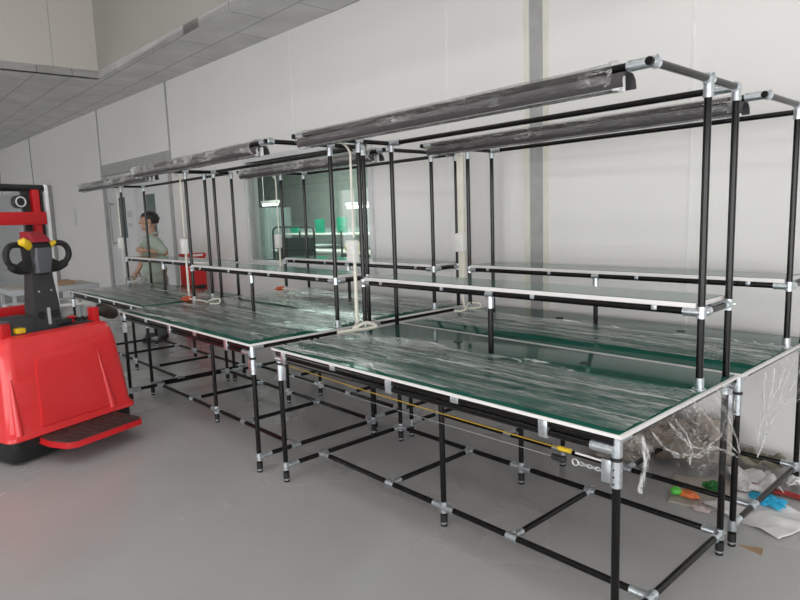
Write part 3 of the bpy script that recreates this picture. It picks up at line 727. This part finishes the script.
for s in (-1, 1):
    P = [(-.235, CY + s * .06, 1.275), (-.235, CY + s * .13, 1.275), (-.225, CY + s * .185, 1.30), (-.215, CY + s * .222, 1.35), (-.215, CY + s * .222, 1.405), (-.22, CY + s * .19, 1.445), (-.23, CY + s * .13, 1.452), (-.235, CY + s * .06, 1.435)]
    Q = [Vector(p) for p in P]; pts = []
    for k in range(len(Q) - 1):
        a, b, c, d = Q[max(0, k - 1)], Q[k], Q[k + 1], Q[min(len(Q) - 1, k + 2)]
        for j in range(6):
            q = j / 6; pts.append(.5 * ((2 * b) + (c - a) * q + (2 * a - 5 * b + 4 * c - d) * q * q + (3 * b - a - 3 * c + d) * q ** 3))
    pts.append(Q[-1])
    MB().sweep(pts, .022, 12, False, [.03 if k < 14 else .021 for k in range(len(pts))]).build('handle_grip', M['rubber'], hd)
    A = [Vector((-.25, CY + s * .05, 1.255)), Vector((-.20, CY + s * .05, 1.255)), Vector((-.20, CY + s * .05, 1.37)), Vector((-.25, CY + s * .05, 1.37))]
    B = [Vector((-.25, CY + s * .165, 1.275)), Vector((-.21, CY + s * .165, 1.275)), Vector((-.21, CY + s * .165, 1.305)), Vector((-.25, CY + s * .165, 1.305))]
    MB().loft([A, B]).build('handle_web', M['rubber'], hd)
    MB().sweep([(-.20, CY + s * .07, 1.43), (-.18, CY + s * .095, 1.455), (-.175, CY + s * .125, 1.47), (-.19, CY + s * .15, 1.47)] if s < 0 else [(-.20, CY + s * .07, 1.42), (-.19, CY + s * .085, 1.45), (-.19, CY + s * .115, 1.46)], .024, 12, False, [.024, .03, .032, .016] if s < 0 else [.016, .022, .014]).build('thumb_paddle', M['yellow'], hd)
# platform
plat = [(.0, .30), (.30, .292), (.345, .262), (.345, -.24), (.30, -.295), (.16, -.318), (.0, -.30)]
MB().prism(plat, (.118, .158)).build('platform_rim', M['redplain'], FT)['label'] = 'red rim of the standing platform'
pt = MB().prism([(.165 + (a - .165) * .95, b * .97) for a, b in plat], (.158, .165))
for k in range(9):
    yk = .25 - k * .0625
    pt.box((.015, yk - .010, .165), (.32, yk + .010, .170), .003)
pt.build('platform_tread', simple('worn_brown_black_tread', (.045, .040, .037), .55, 0, .3, 25), FT)
for yk in (.27, -.27): MB().tube((.01, yk - .035, .145), (.01, yk + .035, .145), .022).build('platform_hinge', M['black_steel'], FT)
# folded side guards at the top corners
MB().box((-.21, .30, .84), (-.14, .355, .955), .012).build('guard_bracket', M['redplain'], FT)
MB().tube((-.175, .355, .90), (-.175, .40, .90), .026).build('guard_pivot', M['black_steel'], FT)
MB().ball((0, 0, 0), (.036, .105, .055), 20, 12, Matrix.Translation((-.175, .445, .905)) @ Matrix.Rotation(R(-28), 4, 'X')).build('guard_pad', simple('worn_brown_black_pad', (0.035, 0.024, 0.02), .35, 0, .5, 20), FT)
MB().box((-.21, -.375, .84), (-.14, -.31, .935), .012).build('guard_bracket', M['redplain'], FT)
# mast
X0 = -.70
for s in (-1, 1):
    MB().box((X0 - .06, s * .392 - .014, .03), (X0 + .01, s * .392 + .014, 1.90), .004).build('mast_rail', simple('pale_silver', (.85, .86, .87), .35), FT)
    MB().box((X0 - .04, s * .298 - .028, .1), (X0 + .02, s * .298 + .028, 1.86), .006).build('mast_inner_rail', M['redplain'], FT)
    MB().box((X0 - .05, s * .345 - .010, .1), (X0 + .015, s * .345 + .010, 1.86), .003).build('mast_channel', M['black_steel'], FT)
    MB().box((X0 - .045, s * .235 - .026, .2), (X0 - .005, s * .235 + .026, 1.86), .004).build('mast_cylinder', M['black_steel'], FT)
    ch = MB()
    for k in range(28): ch.box((X0 + .022, s * .19 - .014, .5 + k * .046), (X0 + .037, s * .19 + .014, .5 + k * .046 + .034), .003)
    ch.build('lift_chain', M['black_steel'], FT)
    MB().tube((X0 - .01, s * .165, 1.765), (X0 + .035, s * .165, 1.765), .05, 24).build('chain_wheel', M['black_steel'], FT)
    MB().sweep([(X0 + .037, s * .165 + .036 * math.cos(a * PI / 10), 1.765 + .036 * math.sin(a * PI / 10)) for a in range(20)], .006, 8, True).build('wheel_ring', M['alu'], FT)
MB().tube((X0 - .02, -.42, 1.872), (X0 - .02, .405, 1.872), .028, 14).build('mast_top_bar', M['black_steel'], FT)
MB().box((X0 + .02, -.345, 1.59), (X0 + .055, .345, 1.688), .006).build('mast_crossbar', M['redplain'], FT)
MB().box((X0 + .02, -.29, .885), (X0 + .055, .29, .985), .006).build('mast_crossbar', M['redplain'], FT)
MB().box((X0 - .10, -.42, 0.10), (X0 + .09, .42, .16), .006).build('mast_foot', M['black_steel'], FT)
for s in (-1, 1): MB().loft([[Vector((-.78, s * .22 - .08, .06)), Vector((-.78, s * .22 + .08, .06)), Vector((-.78, s * .22 + .08, .12)), Vector((-.78, s * .22 - .08, .12))], [Vector((-1.88, s * .22 - .06, .07)), Vector((-1.88, s * .22 + .06, .07)), Vector((-1.88, s * .22 + .06, .09)), Vector((-1.88, s * .22 - .06, .09))]]).build('fork', M['black_steel'], FT)
for s in (-1, 1): MB().tube((-1.6, s * .22 - .035, .036), (-1.6, s * .22 + .035, .036), .036, 18).build('fork_wheel', M['rubber'], FT)
MB().tube((-.30, -.05, .075), (-.30, .05, .075), .075, 20).build('drive_wheel', M['rubber'], FT)

# ------------------------------------------------------------------ low trolley table behind the truck
tr = thing('trolley_table', 'low grey steel table with brown cardboard behind the pallet truck', 'table', (-8.0, .80, 0), 0)
MB().box((-.85, -1.05, .73), (0, 0, .80), .006).build('table_tray', M['grey_paint'], tr)
MB().box((-.80, -1.0, .80), (-.05, -.05, .806), .002).build('tray_liner', M['greyboard'], tr)
for px in (-.80, -.05):
    for py in (-1.0, -.05): MB().box((px - .02, py - .02, 0), (px + .02, py + .02, .73), .003).build('leg', M['grey_paint'], tr)
for px in (-.80, -.05): MB().box((px - .015, -1.0, .53), (px + .015, -.05, .565), .003).build('lower_rail', M['whitep'], tr)
for py in (-1.0, -.05): MB().box((-.80, py - .015, .53), (-.05, py + .015, .565), .003).build('lower_rail', M['whitep'], tr)
tag(MB().box((-8.55, .05, .807), (-8.18, .55, .85), .004).build('cardboard_sheet', M['card']), 'brown cardboard piece lying on the low grey table', 'cardboard')

# ------------------------------------------------------------------ red cabinet by the wall
rc = thing('red_cabinet', 'red steel cabinet against the wall behind the farthest workbench', 'cabinet', (-7.12, 1.75, 0), TH)
MB().box((-.13, -.12, 0), (.13, .12, 1.12), .008).build('cabinet_body', M['redplain'], rc)
MB().box((-.14, -.13, 1.12), (.14, .13, 1.16), .008).build('cabinet_lid', M['redplain'], rc)
MB().box((-.115, -.132, .05), (.115, -.12, 1.08), .004).build('cabinet_door', M['redplain'], rc)
MB().box((-.13, -.136, .68), (.136, .10, .74), .003).build('cabinet_band', M['black_steel'], rc)
MB().box((.141, -.08, 1.125), (.146, .08, 1.15), .001).build('white_label', M['whitep'], rc)

# ------------------------------------------------------------------ crumpled things
def crumple(name, c, r, mat, label, cat, sd, amp=.35, flat=.6, freq=2.2, sub=5, group=None):
    b = MB()
    bmesh.ops.create_icosphere(b.bm, subdivisions=sub, radius=1)
    for v in b.bm.verts:
        d = v.co.normalized()
        k = 1 + amp * nz(d.x * freq * .7 + sd, d.y * freq * .7, d.z * freq * .7 + sd * 2, 2) - amp * .55 * abs(nz(d.x * freq * 1.5, d.y * freq * 1.5 + sd, d.z * freq * 1.5, 3)) + .05 * amp * nz(d.x * 9, d.y * 9 + sd, d.z * 9, 2)
        p = Vector((d.x * r[0], d.y * r[1], d.z * r[2])) * k
        v.co = p
    lo = min(v.co.z for v in b.bm.verts)
    cut = lo * flat
    for v in b.bm.verts: v.co.z = max(v.co.z, cut) - cut
    for v in b.bm.verts: v.co += Vector(c)
    return tag(b.build(name, mat, None, True, 25), label, cat, group)
def sheet(name, poly_c, size, rot, mat, label, cat, sd, amp=.012, th=.002, mask=None, z0=.003, n=30):
    b = MB(); M4 = Matrix.Translation(poly_c) @ Matrix.Rotation(R(rot), 4, 'Z')
    b.grid(n, n, lambda u, v: M4 @ Vector(((u - .5) * size[0] + .03 * nz(v * 3, sd) * size[0], (v - .5) * size[1] + .03 * nz(u * 3, sd + 4) * size[1], z0 + amp * (.6 + nz(u * 3 + sd, v * 3, sd, 4)) if amp else z0)), mask)
    o = tag(b.build(name, mat), label, cat)
    md = o.modifiers.new('thickness', 'SOLIDIFY'); md.thickness = th; md.offset = 1
    return o
crumple('white_bag', (-6.98, .93, ZT + .012), (.20, .12, .06), M['bag'], 'crumpled white plastic on the farthest tabletop near the man', 'plastic bag', 5)
# rubbish under the rear-right bench
crumple('wrapping_paper', (-.74, 1.90, 0), (.20, .15, .17), M['kraft'], 'dark brown-grey crumpled wrapping, biggest lump in the rubbish heap', 'wrapping', 3, .5)
crumple('wrapping_paper', (-.93, 1.73, 0), (.20, .12, .11), M['heap'], 'pale grey crumpled wrapping at the left edge of the heap', 'wrapping', 8, .5)
crumple('wrapping_paper', (-.50, 2.02, 0), (.16, .10, .15), M['heap'], 'pale crumpled wrapping at the back of the heap by the wall', 'wrapping', 15, .5)
crumple('plastic_bag', (-.47, 1.80, 0), (.14, .12, .16), M['bag'], 'clear crumpled plastic bag at the right of the rubbish heap', 'plastic bag', 21, .45)
crumple('plastic_bag', (-.80, 1.62, 0), (.15, .10, .12), M['bag'], 'clear crumpled plastic bag at the front of the rubbish heap', 'plastic bag', 27, .45)
sheet('cardboard_sheet', (-.33, 1.55, .0), (.34, .40), 20, M['greyboard'], 'flat grey-brown card under the snack packet', 'cardboard', 2, .004, .004)
sn = crumple('snack_packet', (-.36, 1.425, .012), (.055, .03, .024), M['orange_foil'], 'orange and lime foil packet lying on the flat card', 'packet', 31, .25, .5, 2.0, 4)
b = MB(); bmesh.ops.create_icosphere(b.bm, subdivisions=3, radius=1)
for v in b.bm.verts: v.co = Vector((-.42 + v.co.x * .03, 1.40 + v.co.y * .026, .034 + v.co.z * .022 * (1 + .3 * nz(v.co.x * 3, v.co.y * 3, 2))))
b.build('packet_end', M['lime'], sn)['label'] = 'lime green end of the packet'
crumple('foil_bag', (-.30, 1.59, .012), (.05, .035, .03), M['green_bag'], 'dark green foil bag behind the orange packet', 'packet', 33, .4)
sheet('paper_sheet', (-.03, 1.50, .0), (.42, .34), -18, M['paper'], 'large white paper sheet on the floor under the right bench end', 'paper', 4, .012, .0015)
sheet('paper_sheet', (-.17, 1.82, .012), (.22, .30), 30, M['paper'], 'white crumpled paper leaning behind the blue rag', 'paper', 7, .04, .0015)
crumple('blue_rag', (-.03, 1.605, .016), (.085, .045, .026), M['blue'], 'crumpled bright blue rag on the white paper', 'rag', 41, .5)
sheet('red_strap', (.02, 1.80, .0), (.52, .05), 0, M['red_strip'], 'dark red strap lying on the floor by the paper', 'strap', 9, .02, .003)
sheet('paper_roll', (.07, 1.93, 0), (.20, .12), 8, M['paper'], 'small white carton flap beside the rear bench leg', 'paper', 14, .05, .004, None, .02)
tag(MB().prism([(.0, 1.105), (.105, 1.085), (.09, 1.15)], (.001, .004)).build('cardboard_scrap', M['card']), 'brown triangular cardboard scrap on the open floor', 'cardboard')
crumple('tissue', (-.26, 1.335, 0), (.045, .025, .014), simple('pinkish_tissue', (.62, .50, .50), .7), 'small pinkish tissue in front of the flat card', 'tissue', 51, .5, .5, 2.5, 4)
sheet('cardboard_sheet', (-.25, 2.07, .0), (.30, .14), 5, simple('olive_card', (.27, .25, .19), .8), 'olive-grey card against the foot of the wall', 'cardboard', 19, .06, .004, None, .03)

# ------------------------------------------------------------------ the worker
PA = math.atan2(-.9, -.45)
man = thing('person', 'man in pale green short-sleeved shirt, side-on, reaching to the table', 'person', (-7.43, 1.345, 0), PA)
man.scale = (1.13, 1.13, .982)
def fused(mb, name, mat, parent, vox, it=4):
    o = mb.build(name, mat, parent)
    r = o.modifiers.new('fuse', 'REMESH'); r.mode = 'VOXEL'; r.voxel_size = vox; r.use_smooth_shade = True
    s = o.modifiers.new('soften', 'SMOOTH'); s.factor = .5; s.iterations = it
    return o
SHL, ELL, HNL = Vector((-.01, .18, 1.375)), Vector((-.15, .235, 1.215)), Vector((.05, .215, 1.255))
SHR, ELR, HNR = Vector((.02, -.18, 1.375)), Vector((.11, -.22, 1.16)), Vector((.20, -.16, .975))
bd = MB()
# trunk, neck, head
for c, r in (((0, 0, 1.24), (.115, .160, .16)), ((.0, 0, 1.10), (.105, .145, .16)), ((0, 0, .95), (.105, .145, .13))): bd.ball(c, r, 24, 16)
bd.limb((-.01, 0, 1.36), (.012, 0, 1.53), .062, .055)
bd.ball((.012, 0, 1.645), (.092, .076, .103), 28, 18); bd.ball((.045, 0, 1.578), (.058, .056, .070), 24, 14)
bd.ball((.075, 0, 1.53), (.026, .026, .02)); 
bd.limb((.098, 0, 1.655), (.120, 0, 1.618), .010, .015); bd.ball((.088, 0, 1.682), (.018, .05, .012))
for s in (-1, 1):
    bd.ball((.003, s * .078, 1.632), (.022, .012, .034)); bd.ball((.088, s * .033, 1.655), (.012, .016, .010)); bd.ball((.078, s * .045, 1.622), (.025, .02, .022))
bd.ball((.097, 0, 1.585), (.012, .026, .009)); bd.ball((.094, 0, 1.574), (.012, .022, .008))
# limbs
def hand(w, dirv, palm_n, side):
    d = dirv.normalized(); n = palm_n.normalized(); a = d.cross(n).normalized() * side
    bd.ball(w + d * .045, (.028, .042, .028), 14, 10); bd.limb(w, w + d * .075, .026, .03)
    for k, ln in enumerate((.066, .076, .07, .055)):
        o = a * (.030 - k * .020); p0 = w + d * .075 + o; p1 = p0 + d * ln * .55 + n * .008; p2 = p1 + (d * .75 + n * .66).normalized() * ln * .55
        bd.limb(p0, p1, .0098, .009, 10); bd.limb(p1, p2, .009, .0075, 10)
    p0 = w + d * .025 + a * .026; p1 = p0 + (d * .6 + a * .75).normalized() * .04; p2 = p1 + (d * .9 + n * .4).normalized() * .034
    bd.limb(p0, p1, .013, .011, 10); bd.limb(p1, p2, .011, .0085, 10)
for sh_, el, hn in ((SHL, ELL, HNL), (SHR, ELR, HNR)):
    bd.limb(sh_, el, .056, .043); bd.limb(el, el.lerp(hn, .45), .043, .038); bd.limb(el.lerp(hn, .45), hn, .038, .027)
hand(HNL, HNL - ELL + Vector((0, -.10, 0)), Vector((0, -1, -.2)), 1)
hand(HNR, Vector((.12, .02, -.20)), Vector((-.3, .9, 0)), -1)
for s in (-1, 1):
    hx = .0; bd.limb((0, s * .08, .90), (.01, s * .10, .52), .072, .058); bd.limb((.01, s * .10, .52), (-.015, s * .105, .28), .056, .052); bd.limb((-.015, s * .105, .28), (-.02, s * .105, .09), .052, .038)
    bd.limb((-.03, s * .105, .05), (.13, s * .12, .035), .038, .03)
fused(bd, 'body', M['skin'], man, .0065, 3)
st = MB()
for c, r in (((0, 0, 1.26), (.137, .185, .185)), ((.005, 0, 1.12), (.132, .170, .17)), ((.0, 0, .97), (.145, .185, .13)), ((.0, 0, .84), (.15, .19, .14)), ((.0, 0, .76), (.152, .19, .10))): st.ball(c, r, 24, 16)
st.limb((0, .05, 1.395), SHL, .06, .075); st.limb((0, -.05, 1.395), SHR, .06, .075)
st.limb(SHL, SHL.lerp(ELL, .82), .077, .068); st.limb(SHR, SHR.lerp(ELR, .82), .077, .068)
sh_o = fused(st, 'shirt', M['shirt'], man, .012, 5)
cl = MB(); cl.sweep([(.008 + .078 * math.cos(a), .070 * math.sin(a), 1.452 - .03 * math.cos(a)) for a in [2 * PI * k / 24 for k in range(24)]], .016, 8, True)
cl.build('collar', M['shirt'], sh_o)
MB().box((.09, .06, 1.25), (.128, .13, 1.34), .006).build('pocket', M['shirt'], sh_o)
tr_ = MB(); tr_.ball((0, 0, .80), (.12, .16, .10), 24, 14)
for s in (-1, 1): tr_.limb((0, s * .08, .74), (.01, s * .10, .50), .095, .078); tr_.limb((.01, s * .10, .50), (-.02, s * .105, .11), .078, .07)
fused(tr_, 'trousers', M['trousers'], man, .014, 4)
for s in (-1, 1):
    so = MB(); so.limb((-.045, s * .105, .047), (.15, s * .125, .04), .047, .04); so.box((-.09, s * .115 - .042, 0), (.19, s * .115 + .045, .022), .008)
    fused(so, 'shoe', M['shoe'], man, .01, 2)
hr = MB()
bmesh.ops.create_uvsphere(hr.bm, u_segments=40, v_segments=28, radius=1, matrix=Matrix.Translation((.002, 0, 1.668)) @ Matrix.Diagonal((.103, .086, .100, 1)))
dl = [v for v in hr.bm.verts if v.co.z < 1.700 - .0 * v.co.x and v.co.x > .055 or v.co.z < 1.665 - .0 and v.co.x > -.005 or v.co.z < 1.60]
bmesh.ops.delete(hr.bm, geom=dl, context='VERTS')
for v in hr.bm.verts: v.co += (v.co - Vector((0, 0, 1.66))).normalized() * .010 * (nz(v.co.x * 40, v.co.y * 40, v.co.z * 40, 3) + .3)
ho = hr.build('hair', M['hair'], man)
sm = ho.modifiers.new('thick', 'SOLIDIFY'); sm.thickness = .014; sm.offset = -1
for s in (-1, 1):
    MB().ball((.0995, s * .033, 1.656), (.005, .012, .006), 12, 8).build('eye', M['hair'], man)
    MB().sweep([(.098, s * .018, 1.686), (.103, s * .034, 1.690), (.094, s * .052, 1.684)], .0045, 6).build('eyebrow', M['hair'], man)
mk = MB(); mk.sweep([(.066, .060, 1.575), (.04, .068, 1.568), (.01, .074, 1.575), (-.0, .078, 1.60)], .006, 6); mk.build('mask_strap', M['whitep'], man)

# ------------------------------------------------------------------ world, added fill lights, camera
pl = bpy.data.lights.new('daylight_opening', 'AREA'); pl.shape = 'RECTANGLE'; pl.size = -YF - 3; pl.size_y = ZO
po = bpy.data.objects.new('daylight_opening', pl); po.matrix_world = RM @ Matrix.Translation((XE, YF / 2 - 1.5, ZO / 2)) @ Matrix(((0, 0, 1, 0), (1, 0, 0, 0), (0, 1, 0, 0), (0, 0, 0, 1))); COL.objects.link(po)
pl.cycles.is_portal = True
pl2 = bpy.data.lights.new('daylight_gap', 'AREA'); pl2.shape = 'RECTANGLE'; pl2.size = 11; pl2.size_y = ZO
po2 = bpy.data.objects.new('daylight_gap', pl2); po2.matrix_world = RM @ Matrix.Translation((XE - 5.5, YF, ZO / 2)) @ Matrix(((1, 0, 0, 0), (0, 0, -1, 0), (0, 1, 0, 0), (0, 0, 0, 1))); COL.objects.link(po2)
pl2.cycles.is_portal = True
for t in (-5.5, -1.0, 3.5):  # unseen fill lights added under the raised ceiling to brighten the floor
    for n in (-3.6, -7.6):
        a = bpy.data.lights.new('hall_fill', 'AREA'); a.shape = 'RECTANGLE'; a.size = 2.4; a.size_y = .5; a.energy = 10 if t < -3 else 15; a.color = (1, .985, .96)
        h = bpy.data.objects.new('hall_fill', a); h.location = RM @ Vector((t, n, ZH - .06)); h.rotation_euler = (0, 0, TH); COL.objects.link(h)
wd = bpy.data.worlds.new('daylight'); sc.world = wd; wd.use_nodes = True
wt = wd.node_tree; bg = wt.nodes['Background']
tc = N(wt, 'ShaderNodeTexCoord'); sp = N(wt, 'ShaderNodeSeparateXYZ'); wt.links.new(tc.outputs['Generated'], sp.inputs[0])
cr = ramp(wt, sp.outputs['Z'], 0.0, 0.5, (0.90, 0.90, 0.90, 1), (1.0, 1.0, 1.0, 1))
wt.links.new(cr.outputs['Color'], bg.inputs['Color']); bg.inputs['Strength'].default_value = 3.3

yaw, pit, rol = R(47.7912), R(7.6405), R(-1.919)
fw = Vector((-math.sin(yaw) * math.cos(pit), math.cos(yaw) * math.cos(pit), -math.sin(pit)))
rt = Vector((math.cos(yaw), math.sin(yaw), 0)); up = rt.cross(fw)
r2 = rt * math.cos(rol) + up * math.sin(rol); u2 = -rt * math.sin(rol) + up * math.cos(rol)
cam = bpy.data.cameras.new('camera'); cam.sensor_width = 36; cam.lens = 621.448 / 800 * 36; cam.clip_start = .05
co = bpy.data.objects.new('camera', cam); COL.objects.link(co)
mw = Matrix.Identity(4)
for i in range(3): mw[i][0] = r2[i]; mw[i][1] = u2[i]; mw[i][2] = -fw[i]
mw.translation = Vector((.9678, -1.833, 1.5581)); co.matrix_world = mw
sc.camera = co
vs = sc.view_settings
vs.view_transform = 'Standard'; vs.look = 'None'; vs.gamma = 1.0; vs.use_curve_mapping = False; vs.exposure = 0.78
